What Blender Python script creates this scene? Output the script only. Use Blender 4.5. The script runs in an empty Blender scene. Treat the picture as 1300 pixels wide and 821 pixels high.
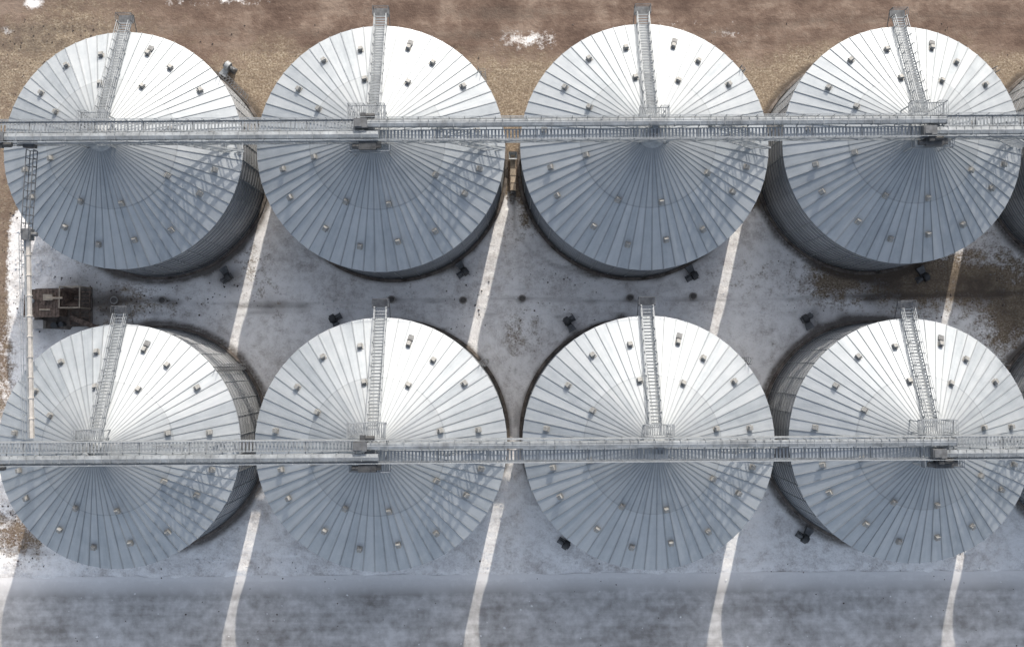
import bpy, math, random
import numpy as np
from mathutils import Vector, Matrix, noise
random.seed(7)
PI = math.pi
col = bpy.context.scene.collection
scene = bpy.context.scene

# ---------------------------------------------------------------- camera model
F = 1430.0; TH = math.radians(3.5); RHO = math.radians(0.4); CH = 131.5
fwd = Vector((0, math.sin(TH), -math.cos(TH)))
u0 = Vector((0, math.cos(TH), math.sin(TH))); r0 = Vector((1, 0, 0))
right = r0 * math.cos(RHO) - u0 * math.sin(RHO)
upv = u0 * math.cos(RHO) + r0 * math.sin(RHO)
CAM = Vector((0, 0, CH))
def P(px, py, z=0.0):
    d = fwd + right * ((px - 650) / F) + upv * ((365 - py) / F)
    t = (z - CH) / d.z
    return CAM + d * t

# ---------------------------------------------------------------- mesh builder
class MB:
    def __init__(s): s.v = []; s.f = []
    def add(s, vs, fs):
        o = len(s.v); s.v += [tuple(v) for v in vs]; s.f += [tuple(i + o for i in f) for f in fs]; return s
    def box(s, c, sz, m=None):
        x, y, z = sz[0] / 2, sz[1] / 2, sz[2] / 2
        vs = [Vector((a * x, b * y, d * z)) for a in (-1, 1) for b in (-1, 1) for d in (-1, 1)]
        if m is not None: vs = [m @ v for v in vs]
        c = Vector(c); vs = [v + c for v in vs]
        return s.add(vs, [(0, 1, 3, 2), (4, 6, 7, 5), (0, 4, 5, 1), (2, 3, 7, 6), (0, 2, 6, 4), (1, 5, 7, 3)])
    def bar(s, p0, p1, w, h=None):
        h = h or w; p0 = Vector(p0); p1 = Vector(p1); d = p1 - p0; L = d.length; d.normalize()
        ref = Vector((0, 0, 1)) if abs(d.z) < .95 else Vector((0, 1, 0))
        sd = d.cross(ref).normalized(); up = sd.cross(d)
        m = Matrix((d, sd, up)).transposed()
        return s.box((p0 + p1) / 2, (L, w, h), m)
    def tube(s, p0, p1, r, n=10, r1=None, cap=True):
        r1 = r if r1 is None else r1
        p0 = Vector(p0); p1 = Vector(p1); d = (p1 - p0).normalized()
        ref = Vector((0, 0, 1)) if abs(d.z) < .95 else Vector((0, 1, 0))
        a = d.cross(ref).normalized(); b = a.cross(d)
        vs = []
        for p, rr in ((p0, r), (p1, r1)):
            for i in range(n):
                t = 2 * PI * i / n; vs.append(p + a * rr * math.cos(t) + b * rr * math.sin(t))
        fs = [(i, (i + 1) % n, n + (i + 1) % n, n + i) for i in range(n)]
        if cap: fs += [tuple(range(n))[::-1], tuple(range(n, 2 * n))]
        return s.add(vs, fs)
    def lathe(s, prof, n, close=False):
        k = len(prof); vs = []
        for i in range(n):
            t = 2 * PI * i / n
            for r, z in prof: vs.append((r * math.cos(t), r * math.sin(t), z))
        fs = []
        for i in range(n):
            j = (i + 1) % n
            for q in range(k - 1): fs.append((i * k + q, j * k + q, j * k + q + 1, i * k + q + 1))
            if close: fs.append((i * k + k - 1, j * k + k - 1, j * k, i * k))
        return s.add(vs, fs)
    def mesh(s, name, mat):
        me = bpy.data.meshes.new(name); me.from_pydata(s.v, [], s.f); me.materials.append(mat); me.update(); return me
    def build(s, name, mat, parent=None, loc=None, smooth=False):
        o = bpy.data.objects.new(name, s.mesh(name, mat)); col.objects.link(o)
        if parent: o.parent = parent
        if loc is not None: o.location = loc
        if smooth: o.data.polygons.foreach_set('use_smooth', [True] * len(o.data.polygons))
        return o
def put(name, me, parent=None, mat4=None):
    o = bpy.data.objects.new(name, me); col.objects.link(o)
    if parent: o.parent = parent
    if mat4 is not None: o.matrix_local = mat4
    return o
def tag(o, label=None, cat=None, group=None, kind=None):
    if label: o['label'] = label
    if cat: o['category'] = cat
    if group: o['group'] = group
    if kind: o['kind'] = kind
    return o
def empty(name, loc=(0, 0, 0), rz=0):
    o = bpy.data.objects.new(name, None); col.objects.link(o); o.location = loc; o.rotation_euler = (0, 0, rz)
    o.empty_display_size = .2; return o
def copy_tree(o, parent=None):
    c = o.copy(); col.objects.link(c)
    if parent: c.parent = parent
    for ch in list(o.children): copy_tree(ch, c)
    return c

# ---------------------------------------------------------------- materials
class NT:
    def __init__(s, name):
        s.m = bpy.data.materials.new(name); s.m.use_nodes = True; s.t = s.m.node_tree
        s.b = s.t.nodes['Principled BSDF']
    def n(s, typ, **kw):
        nd = s.t.nodes.new(typ)
        for k, v in kw.items(): setattr(nd, k, v)
        return nd
    def l(s, a, b): s.t.links.new(a, b)
    def setin(s, nd, i, v):
        if isinstance(v, bpy.types.NodeSocket): s.l(v, nd.inputs[i])
        else: nd.inputs[i].default_value = v
    def math(s, op, a, b=0.0, c=None):
        nd = s.n('ShaderNodeMath', operation=op); s.setin(nd, 0, a); s.setin(nd, 1, b)
        if c is not None: s.setin(nd, 2, c)
        return nd.outputs[0]
    def noise(s, vec, scale, detail=4, rough=.55, dim='3D'):
        nd = s.n('ShaderNodeTexNoise', noise_dimensions=dim); s.l(vec, nd.inputs['Vector'])
        nd.inputs['Scale'].default_value = scale; nd.inputs['Detail'].default_value = detail; nd.inputs['Roughness'].default_value = rough
        return nd.outputs[0]
    def ramp(s, f, pts):
        nd = s.n('ShaderNodeValToRGB'); e = nd.color_ramp.elements
        while len(e) < len(pts): e.new(.5)
        for k, (p, c) in enumerate(pts):
            e[k].position = p; e[k].color = (c, c, c, 1) if isinstance(c, (int, float)) else (*c, 1)
        s.l(f, nd.inputs[0]); return nd.outputs[0]
    def mix(s, f, a, b, mode='MIX'):
        nd = s.n('ShaderNodeMix', data_type='RGBA', blend_type=mode)
        for i, v in ((0, f), (6, a), (7, b)):
            if isinstance(v, bpy.types.NodeSocket): s.l(v, nd.inputs[i])
            elif i == 0: nd.inputs[0].default_value = v
            else: nd.inputs[i].default_value = (*v, 1)
        return nd.outputs[2]
    def maprange(s, v, a, b, c, d):
        nd = s.n('ShaderNodeMapRange'); s.l(v, nd.inputs[0])
        for i, x in enumerate((a, b, c, d)): nd.inputs[i + 1].default_value = x
        return nd.outputs[0]
    def scale(s, c, f):
        hv = s.n('ShaderNodeVectorMath', operation='SCALE'); s.l(c, hv.inputs[0]); s.l(f, hv.inputs['Scale']); return hv.outputs[0]
    def bump(s, h, strength=.3, dist=.05):
        nd = s.n('ShaderNodeBump'); nd.inputs['Strength'].default_value = strength; nd.inputs['Distance'].default_value = dist
        s.l(h, nd.inputs['Height']); s.l(nd.outputs[0], s.b.inputs['Normal'])
    def obj(s): return s.n('ShaderNodeTexCoord').outputs['Object']

def simple(name, c, rough=.6, metal=0.0, var=.25, scale=1.5):
    t = NT(name); v = t.obj(); f = t.noise(v, scale, 4, .7)
    d = tuple(x * (1 - var * 1.3) for x in c); b = tuple(min(1, x * (1 + var)) for x in c)
    t.l(t.ramp(f, [(.32, d), (.68, b)]), t.b.inputs['Base Color'])
    t.b.inputs['Roughness'].default_value = rough; t.b.inputs['Metallic'].default_value = metal
    return t.m

NP = 66   # roof panels
def roof_mat():
    t = NT('galvanised roof sheet'); v = t.obj()
    sp = t.n('ShaderNodeSeparateXYZ'); t.l(v, sp.inputs[0]); X, Y, Z = sp.outputs
    ang = t.math('ARCTAN2', Y, X); r = t.math('SQRT', t.math('ADD', t.math('MULTIPLY', X, X), t.math('MULTIPLY', Y, Y)))
    rnd = t.n('ShaderNodeObjectInfo').outputs['Random']
    pid = t.math('FLOOR', t.math('MULTIPLY', ang, NP / (2 * PI)))
    ring = t.math('GREATER_THAN', r, 6.9)
    cb = t.n('ShaderNodeCombineXYZ'); t.l(pid, cb.inputs[0]); t.l(ring, cb.inputs[1]); t.l(t.math('MULTIPLY', rnd, 91), cb.inputs[2])
    wn = t.n('ShaderNodeTexWhiteNoise', noise_dimensions='3D'); t.l(cb.outputs[0], wn.inputs['Vector'])
    cs = t.n('ShaderNodeCombineXYZ'); t.l(t.math('MULTIPLY', ang, 26), cs.inputs[0]); t.l(t.math('MULTIPLY', r, .22), cs.inputs[1]); t.l(t.math('MULTIPLY', rnd, 37), cs.inputs[2])
    streak = t.noise(cs.outputs[0], 1.0, 4, .65)
    off = t.n('ShaderNodeVectorMath', operation='ADD'); t.l(v, off.inputs[0])
    cr = t.n('ShaderNodeCombineXYZ'); t.l(t.math('MULTIPLY', rnd, 53), cr.inputs[0]); t.l(cr.outputs[0], off.inputs[1])
    blot = t.noise(off.outputs[0], .5, 7, .70)
    val = t.math('ADD', t.math('ADD', t.math('MULTIPLY', wn.outputs[0], .18), t.math('MULTIPLY', streak, .38)), t.math('MULTIPLY', blot, .46))
    c = t.ramp(val, [(.33, (.315, .345, .370)), (.52, (.415, .445, .468)), (.72, (.50, .525, .542))])
    # older, duller sheets on the inner ring; dark lap line where the rings meet
    inn = t.maprange(ring, 0, 1, .90, 1.0)
    inn2 = t.maprange(t.math('ADD', r, t.math('MULTIPLY', streak, 3)), 2.5, 7.0, .84, 1.0)
    lap = t.maprange(t.math('ABSOLUTE', t.math('SUBTRACT', r, 6.98)), .03, .10, .78, 1.0)
    fr = t.math('FRACT', t.math('MULTIPLY', ang, NP / (2 * PI)))
    dist = t.math('MULTIPLY', t.math('MINIMUM', fr, t.math('SUBTRACT', 1.0, fr)), t.math('MULTIPLY', r, 2 * PI / NP))
    gl = t.maprange(dist, .05, .10, .78, 1.0)
    t.l(t.scale(t.scale(t.scale(t.scale(c, inn), inn2), lap), gl), t.b.inputs['Base Color'])
    t.b.inputs['Metallic'].default_value = .40
    t.l(t.maprange(t.math('ADD', t.math('MULTIPLY', wn.outputs[0], .5), t.math('MULTIPLY', blot, .6)), .2, .9, .52, .68), t.b.inputs['Roughness'])
    return t.m
def wall_mat():
    t = NT('corrugated galvanised wall sheet'); v = t.obj()
    sp = t.n('ShaderNodeSeparateXYZ'); t.l(v, sp.inputs[0]); X, Y, Z = sp.outputs
    ang = t.math('ARCTAN2', Y, X)
    rnd = t.n('ShaderNodeObjectInfo').outputs['Random']
    zi = t.math('FLOOR', t.math('DIVIDE', Z, 1.164)); ai = t.math('FLOOR', t.math('ADD', t.math('MULTIPLY', ang, 30 / (2 * PI)), t.math('MULTIPLY', zi, .5)))
    cb = t.n('ShaderNodeCombineXYZ'); t.l(zi, cb.inputs[0]); t.l(ai, cb.inputs[1]); t.l(t.math('MULTIPLY', rnd, 77), cb.inputs[2])
    wn = t.n('ShaderNodeTexWhiteNoise', noise_dimensions='3D'); t.l(cb.outputs[0], wn.inputs['Vector'])
    n = t.noise(v, .7, 4, .65)
    val = t.math('ADD', t.math('MULTIPLY', wn.outputs[0], .30), t.math('MULTIPLY', n, .6))
    c = t.ramp(val, [(.2, (.36, .38, .40)), (.7, (.54, .56, .58))])
    foot_tone = t.maprange(t.math('ADD', Z, t.math('MULTIPLY', n, 1)), .8, 4.5, .42, 1.0)  # colour gets darker towards the wall foot
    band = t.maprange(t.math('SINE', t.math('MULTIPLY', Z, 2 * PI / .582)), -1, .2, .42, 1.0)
    t.l(t.scale(t.scale(c, foot_tone), band), t.b.inputs['Base Color'])
    t.b.inputs['Metallic'].default_value = .3; t.b.inputs['Roughness'].default_value = .45
    return t.m

def ground_mat():
    t = NT('snow gravel and mud'); v = t.obj()
    at = t.n('ShaderNodeAttribute', attribute_name='zone')
    sp = t.n('ShaderNodeSeparateColor'); t.l(at.outputs['Color'], sp.inputs[0]); S, M, D = sp.outputs
    big = t.noise(v, .20, 3, .6); mid = t.noise(v, .9, 5, .68); fine = t.noise(v, 4.5, 4, .75)
    st = t.n('ShaderNodeMapping'); st.inputs['Scale'].default_value = (.07, 1.1, 1); t.l(v, st.inputs[0]); strk = t.noise(st.outputs[0], 1.0, 5, .62)
    grav = t.ramp(fine, [(.30, (.095, .070, .050)), (.46, (.235, .185, .13)), (.58, (.34, .28, .21)), (.70, (.52, .47, .40))])
    grav = t.mix(t.ramp(mid, [(.40, 0.0), (.62, .5)]), grav, (.15, .108, .078))
    mv = t.math('ADD', t.math('MULTIPLY', strk, .16), t.math('ADD', t.math('MULTIPLY', fine, .06), t.math('ADD', t.math('MULTIPLY', mid, .28), t.math('MULTIPLY', big, .50))))
    mud = t.ramp(mv, [(.40, (.105, .070, .054)), (.50, (.165, .116, .090)), (.59, (.25, .19, .15))])
    mm = t.ramp(t.math('ADD', M, t.math('MULTIPLY', t.math('SUBTRACT', mid, .5), 1.1)), [(.25, 0.0), (.80, 1.0)])
    base = t.mix(mm, grav, mud)
    sv = t.math('ADD', t.math('MULTIPLY', mid, .40), t.math('ADD', t.math('MULTIPLY', fine, .25), t.math('MULTIPLY', big, .35)))
    snow = t.ramp(sv, [(.38, (.50, .475, .455)), (.45, (.70, .68, .665)), (.515, (.87, .86, .845)), (.58, (.95, .94, .93))])
    sm = t.ramp(t.math('ADD', S, t.math('ADD', t.math('MULTIPLY', t.math('SUBTRACT', mid, .5), 1.3), t.math('MULTIPLY', t.math('SUBTRACT', fine, .5), .9))), [(.30, 0.0), (.66, 1.0)])
    c = t.mix(sm, base, snow)
    dm = t.ramp(t.math('ADD', D, t.math('ADD', t.math('MULTIPLY', t.math('SUBTRACT', fine, .5), .7), t.math('MULTIPLY', t.math('SUBTRACT', mid, .5), .9))), [(.28, 0.0), (.92, .88)])
    c = t.mix(dm, c, (.09, .074, .061))
    t.l(c, t.b.inputs['Base Color']); t.b.inputs['Roughness'].default_value = .85
    t.b.inputs['Specular IOR Level'].default_value = .25
    t.bump(t.noise(v, 2.2, 4, .7), .7, .18)
    return t.m
def road_mat():
    t = NT('snow packed road'); v = t.obj()
    st = t.n('ShaderNodeMapping'); st.inputs['Scale'].default_value = (.04, .6, 1); t.l(v, st.inputs[0]); strk = t.noise(st.outputs[0], 1.0, 5, .62)
    mid = t.noise(v, .8, 7, .7); big = t.noise(v, .2, 3, .6)
    sp = t.n('ShaderNodeSeparateXYZ'); t.l(v, sp.inputs[0])
    f = t.math('ADD', t.math('MULTIPLY', t.math('SUBTRACT', strk, .5), .9), t.math('ADD', t.math('MULTIPLY', t.math('SUBTRACT', big, .5), .8), t.math('MULTIPLY', t.math('SUBTRACT', mid, .5), 1.1)))
    rd = t.ramp(t.math('ADD', f, .35), [(.05, (.62, .61, .60)), (.40, (.42, .41, .40)), (.80, (.20, .185, .17))])
    edge = t.maprange(sp.outputs[1], -27.4, -24.9, 0.0, 1.0)
    em = t.ramp(t.math('ADD', edge, t.math('ADD', t.math('MULTIPLY', t.math('SUBTRACT', strk, .5), .7), t.math('MULTIPLY', t.math('SUBTRACT', mid, .5), .9))), [(.15, 0.0), (.85, 1.0)])
    c = t.mix(em, rd, (.78, .77, .76))
    t.l(c, t.b.inputs['Base Color']); t.b.inputs['Roughness'].default_value = .8
    t.b.inputs['Specular IOR Level'].default_value = .25
    t.bump(mid, .5, .1)
    return t.m

M_ROOF = roof_mat(); M_WALL = wall_mat(); M_GROUND = ground_mat(); M_ROAD = road_mat()
M_STEEL = simple('galvanised steel', (.31, .33, .345), .65, .25, .18, 1.2)
M_DSTEEL = simple('weathered dark steel', (.15, .155, .16), .6, .3, .3)
M_HOUSING = simple('conveyor housing sheet', (.27, .29, .305), .6, .2, .28, .8)
M_VENT = simple('vent sheet metal', (.30, .30, .29), .65, .2, .25)
M_DARK = simple('dark fan paint', (.06, .062, .064), .6, .1, .4)
M_CONC = simple('stained concrete', (.14, .12, .105), .9, 0, .5)
M_PIT = simple('pale dirty concrete', (.34, .32, .30), .9, 0, .3)
M_BEIGE = simple('dusty beige painted steel', (.42, .35, .27), .7, .1, .25)
M_RUST = simple('rusty brown sheet', (.17, .125, .10), .8, .1, .55, 2.5)
M_WHITE = simple('dusty white painted steel', (.52, .49, .45), .6, 0, .2)
M_IRON = simple('cast iron cover', (.13, .12, .11), .7, .2, .3)

# ---------------------------------------------------------------- layout
R = 13.12; EH = 13.1; RISE = 7.15; AH = EH + RISE; SL = math.atan2(RISE, R)
XS = [-41.15, -13.8, 14.15, 41.5, 68.1]
SC = [.963, 1, 1, .963, .963]
YU, YL = 22.16, -8.99
ROWS = [YU, YL]

# ---------------------------------------------------------------- ground
def smooth(a, b, x):
    t = np.clip((x - a) / (b - a), 0, 1); return t * t * (3 - 2 * t)
def make_ground():
    st = .36
    xs = np.concatenate(([-3000, -1200, -500, -220, -130, -95], np.arange(-76, 78, st), [95, 130, 220, 500, 1200, 3000]))
    ys = np.concatenate(([-3000, -1200, -500, -200, -110, -70], np.arange(-44, 58, st), [70, 110, 200, 500, 1200, 3000]))
    nx, ny = len(xs), len(ys)
    X, Y = np.meshgrid(xs, ys)
    Xf, Yf = X.ravel(), Y.ravel()
    N1 = np.array([noise.noise((x * .12, y * .12, 3.1)) for x, y in zip(Xf, Yf)])
    N2 = np.array([noise.noise((x * .55, y * .55, 9.1)) for x, y in zip(Xf, Yf)])
    N3 = np.array([noise.noise((x * 1.5, y * 1.5, 1.7)) for x, y in zip(Xf, Yf)])
    def blob(px, py, rx, ry=None, a=1.0):
        ry = ry or rx; c = P(px, py)
        return a * np.exp(-(((Xf - c.x) / (rx / 10.9)) ** 2 + ((Yf - c.y) / (ry / 10.9)) ** 2))
    def line(pts, w, wob=.5):
        w /= 10.9; out = np.full(Xf.shape, 1e9); q = [P(*p) for p in pts]
        for a, b in zip(q[:-1], q[1:]):
            dx, dy = b.x - a.x, b.y - a.y; L2 = dx * dx + dy * dy
            t = np.clip(((Xf - a.x) * dx + (Yf - a.y) * dy) / L2, 0, 1)
            out = np.minimum(out, np.hypot(Xf - a.x - t * dx + N1 * wob, Yf - a.y - t * dy + N2 * wob * .6))
        return np.exp(-(out / w) ** 2)
    snow = 1.0 * (1 - smooth(15.5, 21.0, Yf + N1 * 4 + N2 * 1.5))
    snow = snow - .40 * np.clip(N1 * 1.6, 0, 1) * (Yf > -18)
    snow -= blob(1190, 352, 175, 46, .85) + blob(1290, 420, 60, 60, .5) + blob(160, 392, 90, 32, .5) + blob(2, 290, 14, 100, 1.2) + blob(0, 470, 30, 110, .7)
    snow -= blob(650, 440, 14, 32, .35) + blob(25, 680, 50, 36, .75) + blob(640, 300, 40, 30, .2) + blob(930, 350, 50, 30, .2) + blob(440, 375, 40, 14, .15)
    snow += blob(44, 325, 26, 60, 1.3) + blob(32, 400, 14, 50, .8) + blob(676, 50, 56, 13, .52) + blob(10, 40, 14, 9, .8) + blob(42, 4, 14, 8, .9) + blob(270, 2, 80, 6, .45) + blob(930, 45, 30, 7, .35)  # far left snow patch boosted to stand in for sunlight on it
    snow += blob(500, 3, 60, 5, .3) + blob(880, 30, 60, 5, .25) + blob(640, 680, 60, 40, .3) + blob(960, 690, 60, 30, .3) + blob(320, 690, 60, 30, .3)
    snow = np.where(Yf < -36, .9 + N1 * .3, snow)
    snow = np.where(Yf > 58, .55, snow)
    mud = smooth(31.5, 38.5, Yf + N1 * 3 + N2) * (1 - smooth(54, 60, Yf)) + .55 * smooth(-52, -58, Xf)
    mud = mud * (1 - blob(60, 70, 150, 90, .85))
    trk = line([(110, 384), (205, 381), (330, 388), (500, 381), (662, 379), (800, 382), (1000, 379), (1300, 372)], 4)
    trk2 = line([(130, 396), (300, 400), (420, 391), (560, 395), (720, 400), (900, 393), (1010, 398)], 3)
    trk3 = line([(300, 362), (420, 368), (560, 366), (760, 368), (960, 362)], 3)
    cur = line([(652, 245), (655, 290), (676, 322), (712, 340), (760, 352)], 4)
    cur2 = line([(560, 420), (600, 400), (640, 420), (655, 480), (655, 540)], 3) + line([(700, 640), (800, 705), (1000, 712), (1300, 700)], 3) + line([(0, 700), (250, 712), (560, 706), (700, 716)], 4)
    dirt_shade = trk * .45 + trk2 * .32 + trk3 * .28 + cur * .50 + cur2 * .30
    top = np.zeros_like(Xf)
    for y0, a in ((62, .5), (71, .45), (44, .55), (51, .5), (14, .4), (22, .4)):
        top += a * line([(-200, y0 - 6), (150, y0 - 10), (420, y0 - 2), (700, y0), (900, y0 - 4), (1040, y0 - 20), (1300, y0 - 30), (1500, y0 - 34)], 5, .25)
    top *= (1 - blob(676, 50, 60, 15, .9))
    dirt_shade += top * .7
    for bx, by, r_, a in ((1240, 365, 46, .8), (1120, 362, 44, .45), (1030, 400, 26, .45), (590, 345, 16, .5), (880, 350, 16, .5), (720, 410, 16, .45), (424, 404, 14, .4), (291, 355, 26, .65), (100, 360, 35, .5),
                          (145, 380, 22, .5), (206, 382, 18, .4), (340, 385, 30, .35), (497, 381, 12, .35), (663, 380, 12, .35), (800, 379, 12, .3), (880, 377, 12, .3), (110, 400, 55, .6), (50, 420, 30, .4), (655, 440, 9, .45), (655, 470, 6, .35), (40, 60, 50, .3), (15, 230, 25, .4), (1150, 370, 60, .35), (1285, 400, 26, .4), (640, 25, 60, .3), (1010, 680, 14, .3), (40, 690, 34, .4)):
        dirt_shade += blob(bx, by, r_, r_ * .7, a)
    dirt_shade += .20 * np.clip(N2 * 2 - .30, 0, 1) * (Yf < 18) * (Yf > -6)
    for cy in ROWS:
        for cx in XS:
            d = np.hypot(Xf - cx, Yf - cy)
            dirt_shade += .75 * np.exp(-((d - 13.1) / (.5 + .2 * N2)) ** 2) + .2 * np.exp(-np.clip(d - 13, 0, 99) ** 2 / (1.4))  # dark shading round the silo feet, painted into the ground mask
    near = (np.abs(Xf) < 80) & (Yf > -43) & (Yf < 57)
    Z = (.04 * N1 + .035 * N2 + .02 * N3) * near
    Z += near * (.07 * np.clip(snow, 0, 1) * (N2 * .7 + N3 * .5)) - .06 * np.clip(trk + trk2 + trk3 + cur + cur2 + top, 0, 1)
    bank = np.exp(-((Yf + 24.3 + N1 * .8) / .6) ** 2) * (.02 + .10 * np.clip(N2 + N3 * .6, 0, 1)) * (np.abs(Xf) < 80)
    rd = smooth(-25.6, -25.0, Yf) + (1 - smooth(-36.3, -35.7, Yf)); rd = np.clip(rd, 0, 1)
    Z = Z * rd + bank * rd - .12 * (1 - rd)
    verts = np.stack([Xf, Yf, Z], 1)
    idx = np.arange(nx * ny).reshape(ny, nx)
    f = np.stack([idx[:-1, :-1].ravel(), idx[:-1, 1:].ravel(), idx[1:, 1:].ravel(), idx[1:, :-1].ravel()], 1)
    me = bpy.data.meshes.new('ground'); me.from_pydata(verts.tolist(), [], f.tolist()); me.materials.append(M_GROUND)
    ca = me.color_attributes.new('zone', 'FLOAT_COLOR', 'POINT')
    cd = np.stack([np.clip(snow, 0, 1), np.clip(mud, 0, 1), np.clip(dirt_shade, 0, 1), np.ones_like(Xf)], 1).astype(np.float32)
    ca.data.foreach_set('color', cd.ravel())
    me.polygons.foreach_set('use_smooth', [True] * len(me.polygons)); me.update()
    o = bpy.data.objects.new('ground', me); col.objects.link(o); tag(o, kind='structure')
make_ground()
rb = MB(); n = 400; xs_ = [-300 + 600 * i / n for i in range(n + 1)]
vs = []
for x in xs_:
    vs.append((x, -24.95 + .25 * noise.noise((x * .3, 0, 0)) + .12 * noise.noise((x * 1.5, 4, 0)), .03)); vs.append((x, -36.0, .03))
rb.add(vs, [(2 * i, 2 * i + 1, 2 * i + 3, 2 * i + 2) for i in range(n)])
tag(rb.build('road', M_ROAD), kind='structure')

# ---------------------------------------------------------------- silo prototype
def roof_z(r): return EH + (R - r) / R * RISE
silo = empty('grain_silo')
b = MB(); b.lathe([(12.5, -.2), (13.42, -.2), (13.42, .28), (13.1, .34)], 96); b.build('foundation_ring', M_CONC, silo)
b = MB(); prof = []
for k in range(11):
    z0 = .3 + k * (EH - .3) / 11; z1 = .3 + (k + 1) * (EH - .3) / 11
    prof += [(12.93, z0), (13.0, z0 + .03), (13.0, z0 + .12), (12.93, z0 + .15), (12.93, z1 - .001)]
b.lathe(prof, 120)
wall = b.build('wall', M_WALL, silo)
b = MB()
for k in range(40):
    a = 2 * PI * (k + .5) / 40; m = Matrix.Rotation(a, 3, 'Z')
    b.box(m @ Vector((12.97, 0, EH / 2 + .1)), (.09, .07, EH - .5), m)
b.build('stiffeners', M_STEEL, wall)
b = MB(); b.lathe([(12.85, EH - .22), (13.08, EH - .22), (13.08, EH - .06), (12.85, EH - .06)], 120, True); b.build('eave_ring', M_DSTEEL, wall)
b = MB(); a = math.radians(38); m = Matrix.Rotation(a, 3, 'Z')
for s in (-.25, .25): b.bar(m @ Vector((13.35, s, .3)), m @ Vector((13.35, s, EH + .9)), .07)
for k in range(41): b.bar(m @ Vector((13.35, -.25, .5 + k * .31)), m @ Vector((13.35, .25, .5 + k * .31)), .04)
for k in range(10):
    z = 2.5 + k * 1.05; pts = [m @ Vector((13.35 + .7 * math.sin(t), -.38 * math.cos(t), z)) for t in np.linspace(0, PI, 7)]
    for p, q in zip(pts[:-1], pts[1:]): b.bar(p, q, .05)
b.build('wall_ladder', M_DSTEEL, silo)
b = MB(); NS = NP
for k in range(NS):
    a0 = 2 * PI * k / NS - PI; a1 = 2 * PI * (k + 1) / NS - PI
    jit = random.uniform(-.012, .012); tl = random.uniform(-.02, .02)
    def pt(a, r, dz=0): return (r * math.cos(a), r * math.sin(a), roof_z(r) + dz)
    b.add([pt(a0, R + .06, jit - tl), pt(a1, R + .06, jit + tl), pt(a1, 6.8, jit), pt(a0, 6.8, jit)], [(0, 1, 2, 3)])
    b.add([pt(a0, 6.95, .03 + jit), pt(a1, 6.95, .03 + jit), pt(a1, .7, .03), pt(a0, .7, .03)], [(0, 1, 2, 3)])
    b.add([pt(a0, 6.95, .03 + jit), pt(a1, 6.95, .03 + jit), pt(a1, 6.95, -.03), pt(a0, 6.95, -.03)], [(0, 1, 2, 3)])
    b.add([pt(a0, R + .06, jit - tl), pt(a1, R + .06, jit + tl), pt(a1, R + .06, -.14), pt(a0, R + .06, -.14)], [(0, 3, 2, 1)])
    m = Matrix.Rotation(a0, 3, 'Z')
    rs = [R + .1, 6.8, 1.2]; ws = [.045, .035, .018]; hs = [.09, .08, .05]
    if k % 2: rs[2] = 2.2
    vv = []
    for r_, w_, h_ in zip(rs, ws, hs):
        z = roof_z(r_)
        vv += [m @ Vector((r_, -w_, z)), m @ Vector((r_, -w_ * .6, z + h_)), m @ Vector((r_, w_ * .6, z + h_)), m @ Vector((r_, w_, z))]
    ff = [(0, 1, 2, 3)]
    for q in (0, 4): ff += [(q, q + 4, q + 5, q + 1), (q + 1, q + 5, q + 6, q + 2), (q + 2, q + 6, q + 7, q + 3)]
    b.add(vv, ff)
roof = b.build('roof', M_ROOF, silo)
b = MB(); b.lathe([(1.42, roof_z(1.4) + .02), (1.42, roof_z(1.4) + .22), (1.25, roof_z(1.4) + .34), (.55, AH + .30), (.55, AH + .8), (.0, AH + .8)], 32)
for k in range(16):
    a = 2 * PI * k / 16; m = Matrix.Rotation(a, 3, 'Z'); b.bar(m @ Vector((1.2, 0, roof_z(1.4) + .37)), m @ Vector((.6, 0, AH + .31)), .05)
b.build('apex_collar', M_STEEL, roof)
vb = MB()
vb.box((0, 0, .12), (.34, .36, .30))
vb.add([(-.30, -.24, .26), (.34, -.24, .16), (.34, .24, .16), (-.30, .24, .26), (-.26, -.2, .50), (.22, -.2, .42), (.22, .2, .42), (-.26, .2, .50)],
       [(0, 3, 2, 1), (4, 5, 6, 7), (0, 1, 5, 4), (1, 2, 6, 5), (2, 3, 7, 6), (3, 0, 4, 7)])
vb.box((0, 0, .01), (.62, .62, .03))
vme = vb.mesh('vent', M_VENT)
vs_ = []
for k in range(16): vs_.append((2 * PI * (k + .5) / 16 + (.02 if k % 3 else -.05), .80 * R + (.25 if k % 2 else -.2)))
for k in range(8): vs_.append((2 * PI * (k + .3) / 8 + .05 * (k % 2), .50 * R + (.35 if k % 2 else 0)))
for a, r_ in vs_:
    kk = round((a) / (2 * PI / NP) - .5); a = (kk + .5) * 2 * PI / NP
    put('vent', vme, roof, Matrix.Translation((r_ * math.cos(a), r_ * math.sin(a), roof_z(r_) + .02)) @ Matrix.Rotation(a, 4, 'Z') @ Matrix.Rotation(SL, 4, 'Y'))
b = MB(); b.box((0, 0, .08), (.6, .55, .16)); b.box((.03, 0, .18), (.66, .62, .04)); b.bar((-.2, .2, .22), (-.2, -.2, .22), .04)
a = (round(math.radians(72) / (2 * PI / NP) - .5) + .5) * 2 * PI / NP; r_ = 11.4
put('roof_hatch', b.mesh('roof_hatch', M_DSTEEL), roof, Matrix.Translation((r_ * math.cos(a), r_ * math.sin(a), roof_z(r_) + .02)) @ Matrix.Rotation(a, 4, 'Z') @ Matrix.Rotation(SL, 4, 'Y'))
W = .62
def sp_(y, up): return roof_z(y) + up
b = MB()
for s in (-W, W): b.bar((s, 14.3, sp_(14.3, .42)), (s, 2.2, sp_(2.2, .42)), .07, .2)
yy = 14.2
while yy > 2.3:
    b.box((0, yy, sp_(yy, .47)), (2 * W - .08, .17, .04)); yy -= .34
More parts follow.
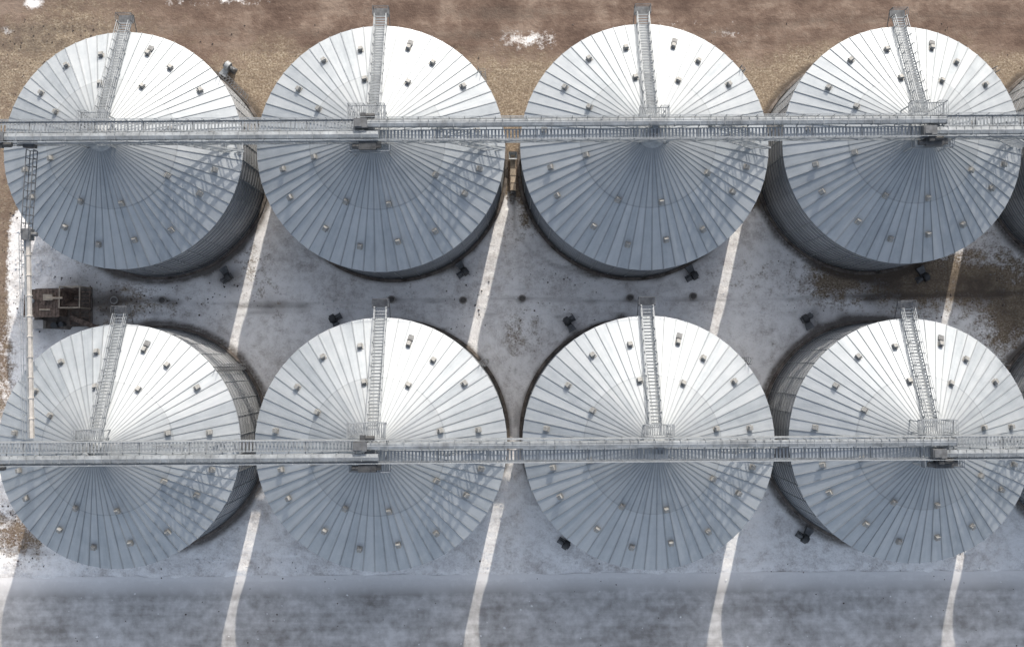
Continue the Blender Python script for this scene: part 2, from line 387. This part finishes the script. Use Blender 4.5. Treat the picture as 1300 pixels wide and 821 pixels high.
for y in (13.0, 10.3, 7.6, 4.9, 2.8):
    for s in (-W, W): b.bar((s, y, sp_(y, 0)), (s, y, sp_(y, .4)), .08)
stair = b.build('roof_stair', M_STEEL, silo)
for s in (-W, W):
    b = MB()
    for up in (.95, 1.45): b.bar((s, 14.3, sp_(14.3, up)), (s, 2.2, sp_(2.2, up)), .06)
    y = 14.2
    while y > 2.2: b.bar((s, y, sp_(y, .4)), (s, y, sp_(y, 1.45)), .06); y -= 1.2
    b.build('handrail', M_STEEL, stair)
b = MB(); zt = sp_(14.3, .3)
b.box((0, 14.7, zt), (1.7, .95, .06))
for x in (-.82, .82):
    for y in (14.28, 15.12): b.bar((x, y, zt), (x, y, zt + 1.1), .06)
    for u in (.6, 1.1): b.bar((x, 14.28, zt + u), (x, 15.12, zt + u), .05)
    b.bar((x, 15.1, zt), (x, 12.95, zt - 1.4), .07)
for u in (.6, 1.1): b.bar((-.82, 15.12, zt + u), (.82, 15.12, zt + u), .05)
b.build('eave_landing', M_DSTEEL, silo)

def railing(pts, z, h=1.05):
    b = MB()
    for (x0, y0), (x1, y1) in zip(pts[:-1], pts[1:]):
        L = math.hypot(x1 - x0, y1 - y0); n = max(1, round(L / 1.0))
        for u in (h * .55, h): b.bar((x0, y0, z + u), (x1, y1, z + u), .05)
        for i in range(n + 1):
            t = i / n; b.bar((x0 + (x1 - x0) * t, y0 + (y1 - y0) * t, z), (x0 + (x1 - x0) * t, y0 + (y1 - y0) * t, z + h), .05)
    return b.mesh('platform_railing', M_STEEL)
def grate(b, x0, x1, y0, y1, z):
    b.bar((x0, y0, z), (x1, y0, z), .08, .16); b.bar((x0, y1, z), (x1, y1, z), .08, .16)
    b.bar((x0, y0, z), (x0, y1, z), .08, .16); b.bar((x1, y0, z), (x1, y1, z), .08, .16)
    x = x0 + .15
    while x < x1: b.box((x, (y0 + y1) / 2, z + .03), (.12, y1 - y0 - .04, .04)); x += .22
def platform(big):
    z = AH + 1.15; out = []
    x0, x1 = (-2.2, 1.4) if big else (-1.4, 1.4); y1 = 2.7 if big else 2.3
    d = MB(); grate(d, x0, x1, 1.25, y1, z)
    for x in (x0 + .2, x1 - .2):
        d.bar((x, y1 - .2, z), (x, y1 - .2, roof_z(math.hypot(x, y1)) + .02), .1)
        d.bar((x, 1.3, z), (x, 1.3, roof_z(math.hypot(x, 1.3)) + .02), .1)
    out.append((d.mesh('service_platform', M_STEEL), [railing([(x0, 1.25), (x0, y1), (-W, y1)], z), railing([(W, y1), (x1, y1), (x1, 1.25)], z)]))
    if big:
        d = MB(); grate(d, x0 + .2, 1.9, -2.0, -1.25, z)
        for x in (x0 + .3, 1.7): d.bar((x, -1.9, z), (x, -1.9, roof_z(math.hypot(x, 1.9)) + .02), .1)
        out.append((d.mesh('service_platform', M_STEEL), [railing([(x0 + .2, -1.25), (x0 + .2, -2.0), (1.9, -2.0), (1.9, -1.25)], z)]))
    return out
PB, PS = platform(True), platform(False)

labels = {
 (0, 0): 'conical roof silo at the left end of the upper row',
 (0, 1): 'second silo from the left in the upper row, left of the added beige feeder',
 (0, 2): 'third silo from the left in the upper row, right of the added beige feeder',
 (0, 3): 'fourth silo from the left in the upper row, wall showing on its left',
 (0, 4): 'upper row silo cut off by the right edge, only its curved wall showing',
 (1, 0): 'silo at the left end of the lower row, below the brown intake shed',
 (1, 1): 'second silo from the left in the lower row, left of the centre gap',
 (1, 2): 'third silo from the left in the lower row, right of the centre gap',
 (1, 3): 'fourth silo from the left in the lower row, nearest the bottom right corner',
 (1, 4): 'lower row silo cut off by the right edge, only its curved wall showing'}
for ri, cy in enumerate(ROWS):
    for ci, cx in enumerate(XS):
        o = silo if (ri, ci) == (0, 0) else copy_tree(silo)
        o.location = (cx, cy, 0); o.scale = (SC[ci], SC[ci], 1)
        tag(o, labels[(ri, ci)], 'silo', 'grain silos standing in two rows')
for o in [x for x in bpy.data.objects if x.name.startswith('grain_silo')]:
    ci = min(range(5), key=lambda i: abs(o.location.x - XS[i]))
    for dm, rms in (PB if ci % 2 else PS):
        p = put('service_platform', dm, o)
        for rm in rms: put('platform_railing', rm, p)

# ---------------------------------------------------------------- overhead walkways and conveyors
DZ = AH + 2.15
XL, XR = -60.0, 84.0
def walkway(cy, label):
    w = empty('overhead_walkway', (0, cy, 0)); tag(w, label, 'walkway', 'walkways over the silo roofs')
    secs = [(XL, XS[1] - .4, .56), (XS[1] - .4, XS[3] - .4, -.50), (XS[3] - .4, XR, .56)]
    b = MB(); tr = MB()
    for x0, x1, yc in secs:
        for s in (-.5, .5): b.bar((x0, yc + s, DZ), (x1, yc + s, DZ), .07, .18)
        x = x0 + .1
        while x < x1: b.box((x, yc, DZ + .04), (.17, .92, .03)); x += .34
    b.build('walkway_deck', M_STEEL, w)
    for y in (-1.10, 1.10):
        h = MB()
        for u in (.55, 1.1): h.bar((XL, y, DZ + u), (XR, y, DZ + u), .05)
        h.bar((XL, y, DZ + .08), (XR, y, DZ + .08), .03, .16)
        x = XL
        while x <= XR: h.bar((x, y, DZ - .1), (x, y, DZ + 1.1), .055); x += 1.5
        h.build('handrail', M_STEEL, w)
    for y in (-1.05, 1.05):
        for z in (DZ - .14, DZ - 1.05): tr.bar((XL, y, z), (XR, y, z), .12)
        x = XL; k = 0
        while x + 1.6 <= XR:
            z0, z1 = (DZ - 1.05, DZ - .14) if k % 2 else (DZ - .14, DZ - 1.05)
            tr.bar((x, y, z0), (x + 1.6, y, z1), .07); x += 1.6; k += 1
    x = XL
    while x <= XR:
        tr.bar((x, -1.05, DZ - .14), (x, 1.05, DZ - .14), .08); x += 1.6
    tr.build('lattice_girder', M_STEEL, w)
    for cx in XS:
        s = MB(); p0 = Vector((cx + 12.4, 0, EH + .75)); p1 = Vector((cx + 6.6, 0, DZ - 1.1))  # unseen strut, guessed and shaped to cast the lattice shadow on the roof
        d = (p1 - p0).normalized(); nrm = Vector((d.z, 0, -d.x)) * .85
        for q in (-1, 1):
            for y in (-.5, .5): s.bar(p0 + nrm * q + Vector((0, y, 0)), p1 + nrm * q + Vector((0, y, 0)), .17)
        L = (p1 - p0).length; k = 0
        while k * 1.0 < L:
            c = p0 + d * k * 1.0
            for y in (-.5, .5): s.bar(c - nrm + Vector((0, y, 0)), c + nrm + Vector((0, y, 0)), .13)
            s.bar(c - nrm + Vector((0, -.5, 0)), c - nrm + Vector((0, .5, 0)), .09); k += 1
        s.bar(p0 + Vector((-.9, 0, -.55)), p0 + Vector((.2, 0, -.55)), 1.3, .16)
        s.build('shadow_strut', M_STEEL, w)
        s = MB()
        for sx in (-1.5, 1.5):
            for y in (-1.05, 1.05): s.bar((cx + sx, y, DZ - 1.1), (cx + sx * .9, y * .9, roof_z(1.7) + .02), .12)
            s.bar((cx + sx, -1.05, DZ - 1.2), (cx + sx, 1.05, DZ - 1.2), .1)
        for y in (-1.05, 1.05): s.bar((cx - 1.5, y, DZ - 1.2), (cx + 1.5, y, DZ - 1.2), .1)
        s.build('apex_trestle', M_STEEL, w)
    return w
walkway(YU, 'long galvanised walkway running across the tops of the upper row of silos')
walkway(YL, 'long galvanised walkway running across the tops of the lower row of silos')

def conveyor(cy, label):
    w = empty('conveyor', (0, cy, 0)); tag(w, label, 'conveyor', 'covered conveyors beside the walkways')
    secs = [(-50.5, XS[1] + .9, -.52, 0), (XS[1] - 1.4, XS[3] + .9, .54, .05), (XS[3] - 1.4, XR, -.52, 0)]
    for x0, x1, yc, dz in secs:
        b = MB(); z = DZ + .45 + dz
        b.box(((x0 + x1) / 2, yc, z), (x1 - x0, .66, .58))
        x = x0
        while x < x1: b.box((x, yc, z), (.07, .80, .72)); x += 2.4
        x = x0 + .8
        while x < x1: b.box((x, yc, z + .32), (.035, .70, .12)); x += .8
        b.add([(x0, yc - .32, z + .292), (x1, yc - .32, z + .292), (x1, yc, z + .37), (x0, yc, z + .37), (x0, yc + .32, z + .292), (x1, yc + .32, z + .292)], [(0, 1, 2, 3), (3, 2, 5, 4)])
        b.build('conveyor_housing', M_HOUSING, w)
        d = MB(); hx = x0 + .6
        d.box((hx, yc, z + .12), (1.3, .9, .9)); d.box((hx - .2, yc, z + .62), (.7, .7, .12))
        du = d.build('drive_head', M_DSTEEL, w)
        e = MB(); sg = -1 if yc < 0 else 1
        e.box((hx + .2, yc + sg * .75, z + .1), (.5, .6, .5)); e.tube((hx + .5, yc + sg * .75, z + .15), (hx + 1.35, yc + sg * .75, z + .15), .24, 12)
        for k in range(5): e.tube((hx + .62 + k * .14, yc + sg * .75, z + .15), (hx + .67 + k * .14, yc + sg * .75, z + .15), .28, 12)
        e.build('motor', M_DARK, du)
    for i, cx in enumerate(XS):
        b = MB(); b.tube((cx, 0, AH + .7), (cx, -.3 if i != 2 else .3, DZ + .2), .33, 14); b.tube((cx, 0, AH + .78), (cx, 0, AH + .9), .48, 14)
        b.box((cx, 0, DZ - .35), (.95, .95, .35)); b.build('outlet_spout', M_STEEL, w)
        if i % 2:
            b = MB(); b.box((cx - .2, -1.55, DZ + .05), (1.7, .8, .75)); b.box((cx + .85, -1.5, DZ + .1), (.5, .55, .5)); b.tube((cx - 1.0, -1.6, DZ + .15), (cx - 1.7, -1.6, DZ + .15), .26, 12)
            b.build('transfer_gearbox', M_DARK, w)
    return w
conveyor(YU, 'grey covered conveyor along the walkway of the upper silo row')
conveyor(YL, 'grey covered conveyor along the walkway of the lower silo row')

# cross gantry at the left
g = empty('cross_gantry', (0, 0, 0)); tag(g, 'narrow overhead gantry at far left joining the upper and lower walkways', 'gantry')
za = DZ - 1.3
a0 = P(43, 192, za); a1 = P(36, 298, za); a2 = P(41, 556, za)
b = MB()
d = (a1 - a0).normalized(); sd = d.cross(Vector((0, 0, 1)))
for s in (-.36, .36):
    for u in (0, .9): b.bar(a0 + sd * s + Vector((0, 0, u)), a1 + sd * s + Vector((0, 0, u)), .08)
L = (a1 - a0).length; k = 0
while k * .8 < L:
    c = a0 + d * k * .8; b.bar(c - sd * .36, c + sd * .36, .08); b.bar(c + sd * .36, c + sd * .36 + Vector((0, 0, .9)), .06); b.bar(c - sd * .36, c - sd * .36 + Vector((0, 0, .9)), .06); k += 1
b.build('lattice_bridge', M_DSTEEL, g)
b = MB(); b.bar(a1, a2, .30, .4)
d = (a2 - a1).normalized(); sd = d.cross(Vector((0, 0, 1))); L = (a2 - a1).length; k = 0
while k * 2 < L: b.box(a1 + d * k * 2, (.44, .09, .52)); k += 1
b.build('conveyor_tube', M_WHITE, g)
b = MB(); b.bar(a1 + sd * .35, a2 + sd * .35, .2, .06)
for u in (.5, 1.0): b.bar(a1 + sd * .5 + Vector((0, 0, u)), a2 + sd * .5 + Vector((0, 0, u)), .05)
k = 0
while k * 1.6 < L: b.bar(a1 + d * k * 1.6 + sd * .5, a1 + d * k * 1.6 + sd * .5 + Vector((0, 0, 1)), .05); b.bar(a1 + d * k * 1.6 + sd * .5, a1 + d * k * 1.6, .05); k += 1
b.build('handrail', M_STEEL, g)
b = MB(); b.box(a1 + Vector((0, 0, .1)), (.9, 1.1, 1.0)); b.tube(a1 + Vector((.4, 0, .3)), a1 + Vector((1.0, 0, .3)), .22, 12); b.build('transfer_box', M_DSTEEL, g)
c = a0 + Vector((0, .6, .9)); b = MB(); b.box(c, (1.1, .9, .8)); b.tube(c + Vector((-.5, 0, 0)), c + Vector((-1.2, 0, 0)), .25, 12); b.build('drive_motor', M_DARK, g)

# added low feeder, standing in for sunlit ground in the centre gap
e = empty('added_feeder', (.22, 21.6, 0)); tag(e, 'added low beige feeder standing in for sunlit ground between the two middle upper silos', 'feeder')
b = MB(); b.box((0, 0, .75), (.62, 4.6, .35))
for k in range(6): b.box((0, -2.2 + k * .88, .75), (.72, .08, .46))
b.build('belt_housing', M_BEIGE, e)
b = MB()
for y in (-2, 0, 2):
    for x in (-.3, .3): b.bar((x, y, -.05), (x, y, .58), .1)
b.bar((-.42, -2.3, .55), (-.42, 2.3, .55), .08); b.bar((.42, -2.3, .55), (.42, 2.3, .55), .08)
for y in (-2, 0, 2): b.bar((-.42, y, .52), (.42, y, .52), .06)
b.build('support_frame', M_RUST, e)
b = MB(); b.add([(-.5, 1.3, 1.5), (.5, 1.3, 1.5), (.5, 2.2, 1.5), (-.5, 2.2, 1.5), (-.25, 1.6, .93), (.25, 1.6, .93), (.25, 1.9, .93), (-.25, 1.9, .93)], [(0, 1, 5, 4), (1, 2, 6, 5), (2, 3, 7, 6), (3, 0, 4, 7)])
b.build('inlet_hopper', M_STEEL, e)
b = MB(); b.box((0, -2.45, .7), (.55, .35, .45)); b.build('gearbox', M_DARK, e)

# ---------------------------------------------------------------- aeration fans on the ground
def fan(px, py, ang, label, lit=False):
    c = P(px, py); f = empty('aeration_fan', (c.x, c.y, 0.02), ang); tag(f, label, 'fan', 'fans at the feet of the silos')
    f.scale = (.85, .85, .85)
    m_ = M_STEEL if lit else M_DARK  # lit fan gets a paler material, sunlight put into its colour
    b = MB(); n_ = 20; vs = []
    for s in (-.32, .32):
        for i in range(n_):
            t = 2 * PI * i / n_; r_ = .55 + .18 * i / n_; vs.append((r_ * math.cos(t), s, .85 + r_ * math.sin(t)))
    b.add(vs, [(i, (i + 1) % n_, n_ + (i + 1) % n_, n_ + i) for i in range(n_)] + [tuple(range(n_))[::-1], tuple(range(n_, 2 * n_))])
    b.build('fan_housing', m_, f)
    b = MB(); b.add([(.1, -.3, .2), (.1, .3, .2), (.1, .3, .8), (.1, -.3, .8), (1.5, -.55, .1), (1.5, .55, .1), (1.5, .55, .7), (1.5, -.55, .7)], [(0, 1, 2, 3), (4, 7, 6, 5), (0, 4, 5, 1), (3, 2, 6, 7), (0, 3, 7, 4), (1, 5, 6, 2)])
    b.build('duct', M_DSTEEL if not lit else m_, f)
    b = MB(); b.tube((0, .45, .85), (0, 1.05, .85), .24, 14); b.tube((0, 1.02, .85), (0, 1.1, .85), .2, 14); b.box((0, .75, 1.12), (.25, .25, .12)); b.box((0, .75, .35), (.5, .7, .5)); b.build('motor', M_DSTEEL, f)
    b = MB(); b.tube((0, -.32, .85), (0, -.5, .85), .3, 16, .42); b.build('inlet_cone', M_DSTEEL, f)
    b = MB()
    for s in (-.35, .35): b.bar((s, -.5, .06), (s, 1.15, .06), .12)
    for y in (-.45, 1.1): b.bar((-.45, y, .1), (.45, y, .1), .1)
    b.build('base_frame', M_DSTEEL, f)
def toward(px, py, si, ri):
    c = P(px, py); return math.atan2(ROWS[ri] - c.y, XS[si] - c.x)
fan(590, 345, toward(590, 345, 1, 0), 'dark fan under the lower right edge of the second upper silo')
fan(880, 350, toward(880, 350, 2, 0), 'dark fan under the lower right edge of the third upper silo')
fan(291, 352, toward(291, 352, 0, 0), 'dark fan below the lower right edge of the leftmost upper silo')
fan(1172, 352, toward(1172, 352, 3, 0), 'dark fan below the fourth upper silo on dark soil')
fan(424, 405, toward(424, 405, 1, 1), 'dark fan at the upper left edge of the second lower silo')
fan(720, 408, toward(720, 408, 2, 1), 'dark fan at the upper left edge of the third lower silo')
fan(1021, 405, toward(1021, 405, 3, 1), 'dark fan at the upper left edge of the fourth lower silo')
fan(1020, 682, toward(1020, 682, 3, 1), 'dark fan below left of the fourth lower silo near the road')
fan(718, 690, toward(718, 690, 2, 1), 'dark fan on snow below the third lower silo near the road')
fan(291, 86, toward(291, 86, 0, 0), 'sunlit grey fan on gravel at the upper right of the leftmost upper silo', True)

# ---------------------------------------------------------------- round pit covers on the track
b0 = None
for px, py, nm in ((145, 381, 'nearest the brown shed'), (206, 381, 'second from the brown shed'), (497, 380, 'above the second lower silo'), (663, 379, 'in the centre gap'), (800, 378, 'above the third lower silo'), (880, 376, 'right of the third lower silo stair'), (588, 381, 'left of the sunlit centre strip')):
    c = P(px, py)
    if b0 is None:
        b0 = empty('pit_cover'); q = MB(); q.lathe([(.36, -.1), (.55, -.1), (.55, .22), (.47, .26), (.40, .22), (.40, .12)], 24); q.build('concrete_rim', M_PIT, b0)
        q = MB(); q.lathe([(0, .17), (.12, .18), (.40, .14)], 24); q.bar((-.2, 0, .2), (.2, 0, .2), .06); q.build('iron_lid', M_IRON, b0); o = b0
    else: o = copy_tree(b0)
    o.location = (c.x, c.y, -.04); o.scale = (.85, .85, .8); tag(o, 'round pit cover on the snowy track, ' + nm, 'pit cover', 'pit covers between the silo rows')

# ---------------------------------------------------------------- intake shed at the left
c = P(80, 390); s = empty('intake_shed', (c.x, c.y, 0)); tag(s, 'small rusty brown intake shed with grated pit, between the two leftmost silos', 'shed')
b = MB(); b.add([(-3.3, -2.4, .18), (.9, -2.6, .18), (1.1, -2.3, .18), (3.5, -2.2, .18), (3.4, 2.3, .18), (-3.2, 2.2, .18), (-3.3, -2.4, -.2), (.9, -2.6, -.2), (1.1, -2.3, -.2), (3.5, -2.2, -.2), (3.4, 2.3, -.2), (-3.2, 2.2, -.2)],
            [(0, 1, 2, 3, 4, 5)] + [(i + 6, (i + 1) % 6 + 6, (i + 1) % 6, i) for i in range(6)]); b.build('concrete_slab', M_CONC, s)
b = MB()
for (x, y, w_, d_) in ((-1.2, 1.75, 3.6, .14), (-1.2, -1.0, 3.6, .14), (-3.0, .37, .14, 2.6), (.55, .37, .14, 2.6)): b.box((x, y, 1.55), (w_, d_, 2.7))
b.build('wall', M_RUST, s)
b = MB(); m = Matrix.Rotation(math.radians(-6), 3, 'X'); b.box((-1.2, .35, 3.0), (4.1, 3.2, .1), m)
for k in range(11): b.box(m @ Vector((-1.95 + k * .39, 0, .08)) + Vector((-1.2, .35, 3.0)), (.06, 3.2, .06), m)
rf = b.build('roof', M_RUST, s)
b = MB(); b.tube((-2.2, .6, 3.05), (-2.2, .6, 3.7), .2, 12); b.tube((-2.2, .6, 3.7), (-2.2, .6, 3.85), .34, 12, .1); b.build('roof_vent', M_STEEL, rf)
b = MB(); b.box((-.4, 1.0, 3.25), (1.1, .7, .4)); b.tube((-.4, .9, 3.4), (1.4, .9, 3.7), .12, 10); b.tube((-1.4, -.4, 3.2), (-.2, -.4, 3.2), .1, 10); b.build('roof_duct', M_BEIGE, rf)
b = MB(); b.box((-1.6, -1.09, 1.2), (1.0, .06, 2.0)); b.build('door', M_DSTEEL, s)
b = MB()
for k in range(10): b.bar((1.0, -2.1 + k * .43, .26), (3.2, -2.1 + k * .43, .26), .1)
for x in (1.0, 2.1, 3.2): b.bar((x, -2.2, .24), (x, 1.9, .24), .12)
b.build('pit_grating', M_RUST, s)
b = MB()
for x in (1.0, 3.3):
    for y in (-.2, 2.2): b.bar((x, y, .15), (x, y, 3.6), .12)
for y in (-.2, 2.2): b.bar((1.0, y, 3.6), (3.3, y, 3.6), .12); b.bar((1.0, y, .3), (3.3, y, 3.6), .07)
for x in (1.0, 3.3): b.bar((x, -.2, 3.6), (x, 2.2, 3.6), .12)
b.build('steel_frame', M_BEIGE, s)
b = MB(); b.add([(1.2, 0, 3.5), (3.1, 0, 3.5), (3.1, 2, 3.5), (1.2, 2, 3.5), (1.9, .8, 1.6), (2.4, .8, 1.6), (2.4, 1.3, 1.6), (1.9, 1.3, 1.6)], [(0, 1, 5, 4), (1, 2, 6, 5), (2, 3, 7, 6), (3, 0, 4, 7)]); b.build('hopper', M_RUST, s)
b = MB(); b.box((-2.4, -2.0, .65), (1.1, .9, .95)); b.box((-2.4, -2.0, 1.16), (1.2, 1.0, .06)); b.build('control_cabinet', M_WHITE, s)
b = MB(); b.tube((-.6, -2.1, .15), (-.6, -2.1, 1.2), .35, 16); b.tube((.2, -2.0, .15), (.2, -2.0, 1.1), .3, 16); b.bar((-.6, -2.1, 1.0), (.2, -2.0, 1.0), .08); b.build('pump_unit', M_DARK, s)
b = MB(); b.bar((1.2, -1.2, .5), (4.6, -2.6, .35), .5, .4); b.bar((1.2, -1.2, .75), (4.6, -2.6, .6), .56, .08)
for t in (.3, 2.9): b.box((1.3 + t, -1.25 - t * .41, .2), (.15, .7, .4))
b.build('feed_auger', M_RUST, s)

# ---------------------------------------------------------------- loose clods and snow lumps
def clumps(name, label, cat, mat, n, regions, s0, s1):
    b = MB(); i = 0
    while i < n:
        px0, px1, py0, py1 = random.choice(regions); c = P(random.uniform(px0, px1), random.uniform(py0, py1))
        if any(math.hypot(c.x - x, c.y - y) < 13.7 for x in XS for y in ROWS): continue
        r_ = random.uniform(s0, s1) * random.uniform(.5, 1); vs = []
        for k in range(6):
            t = k * PI / 3 + random.uniform(-.3, .3); q = r_ * random.uniform(.7, 1.2); vs.append((c.x + q * math.cos(t), c.y + q * math.sin(t), -.06))
        for k in range(6):
            v = vs[k]; vs.append((c.x + (v[0] - c.x) * .65, c.y + (v[1] - c.y) * .65, r_ * random.uniform(.35, .8)))
        b.add(vs, [(k, (k + 1) % 6, 6 + (k + 1) % 6, 6 + k) for k in range(6)] + [tuple(range(6, 12))]); i += 1
    o = b.build(name, mat); tag(o, label, cat, kind='stuff')
M_SNOW = simple('lumpy snow', (.78, .78, .78), .8, 0, .12)
M_CLOD = simple('dark clods', (.10, .08, .07), .95, 0, .4)
clumps('snow_lumps', 'broken snow lumps along the road edge and yard', 'snow', M_SNOW, 450, [(0, 1300, 700, 726), (0, 1300, 640, 725), (20, 70, 290, 350), (300, 1000, 360, 400), (0, 1300, 730, 821)], .06, .22)
clumps('dirt_clods', 'dark clods of soil scattered over the ground', 'soil', M_CLOD, 750, [(980, 1300, 320, 410), (100, 330, 340, 400), (30, 150, 350, 425), (0, 40, 200, 400), (560, 760, 340, 420), (0, 1300, 30, 90), (0, 120, 20, 120), (0, 60, 640, 720), (0, 1300, 700, 821)], .05, .16)

# ---------------------------------------------------------------- light
AZ = math.radians(13); EL = math.radians(30)
sd = Vector((math.sin(AZ) * math.cos(EL), math.cos(AZ) * math.cos(EL), math.sin(EL)))
ld = bpy.data.lights.new('sun', 'SUN'); ld.energy = 3.7; ld.angle = math.radians(.5); ld.color = (1, .925, .83)
lo = bpy.data.objects.new('sun', ld); col.objects.link(lo); lo.rotation_euler = sd.to_track_quat('Z', 'Y').to_euler(); lo.location = (0, 0, 60)
w = bpy.data.worlds.new('World'); scene.world = w; w.use_nodes = True; nt = w.node_tree
sk = nt.nodes.new('ShaderNodeTexSky'); sk.sky_type = 'NISHITA'; sk.sun_disc = False; sk.sun_elevation = EL; sk.sun_rotation = AZ; sk.dust_density = 3.0
hs = nt.nodes.new('ShaderNodeHueSaturation'); hs.inputs['Saturation'].default_value = .58; hs.inputs['Value'].default_value = 1.5
nt.links.new(sk.outputs[0], hs.inputs['Color']); nt.links.new(hs.outputs[0], nt.nodes['Background'].inputs[0]); nt.nodes['Background'].inputs[1].default_value = .15

cd = bpy.data.cameras.new('camera'); cam = bpy.data.objects.new('camera', cd); col.objects.link(cam); scene.camera = cam
cd.sensor_width = 36; cd.lens = F * 36 / 1300; cd.shift_y = -45.5 / 1300; cd.clip_end = 8000; cd.clip_start = .5
m = Matrix((right, upv, -fwd)).transposed().to_4x4(); m.translation = CAM; cam.matrix_world = m
scene.view_settings.view_transform = 'Standard'; scene.view_settings.look = 'None'; scene.view_settings.exposure = 0
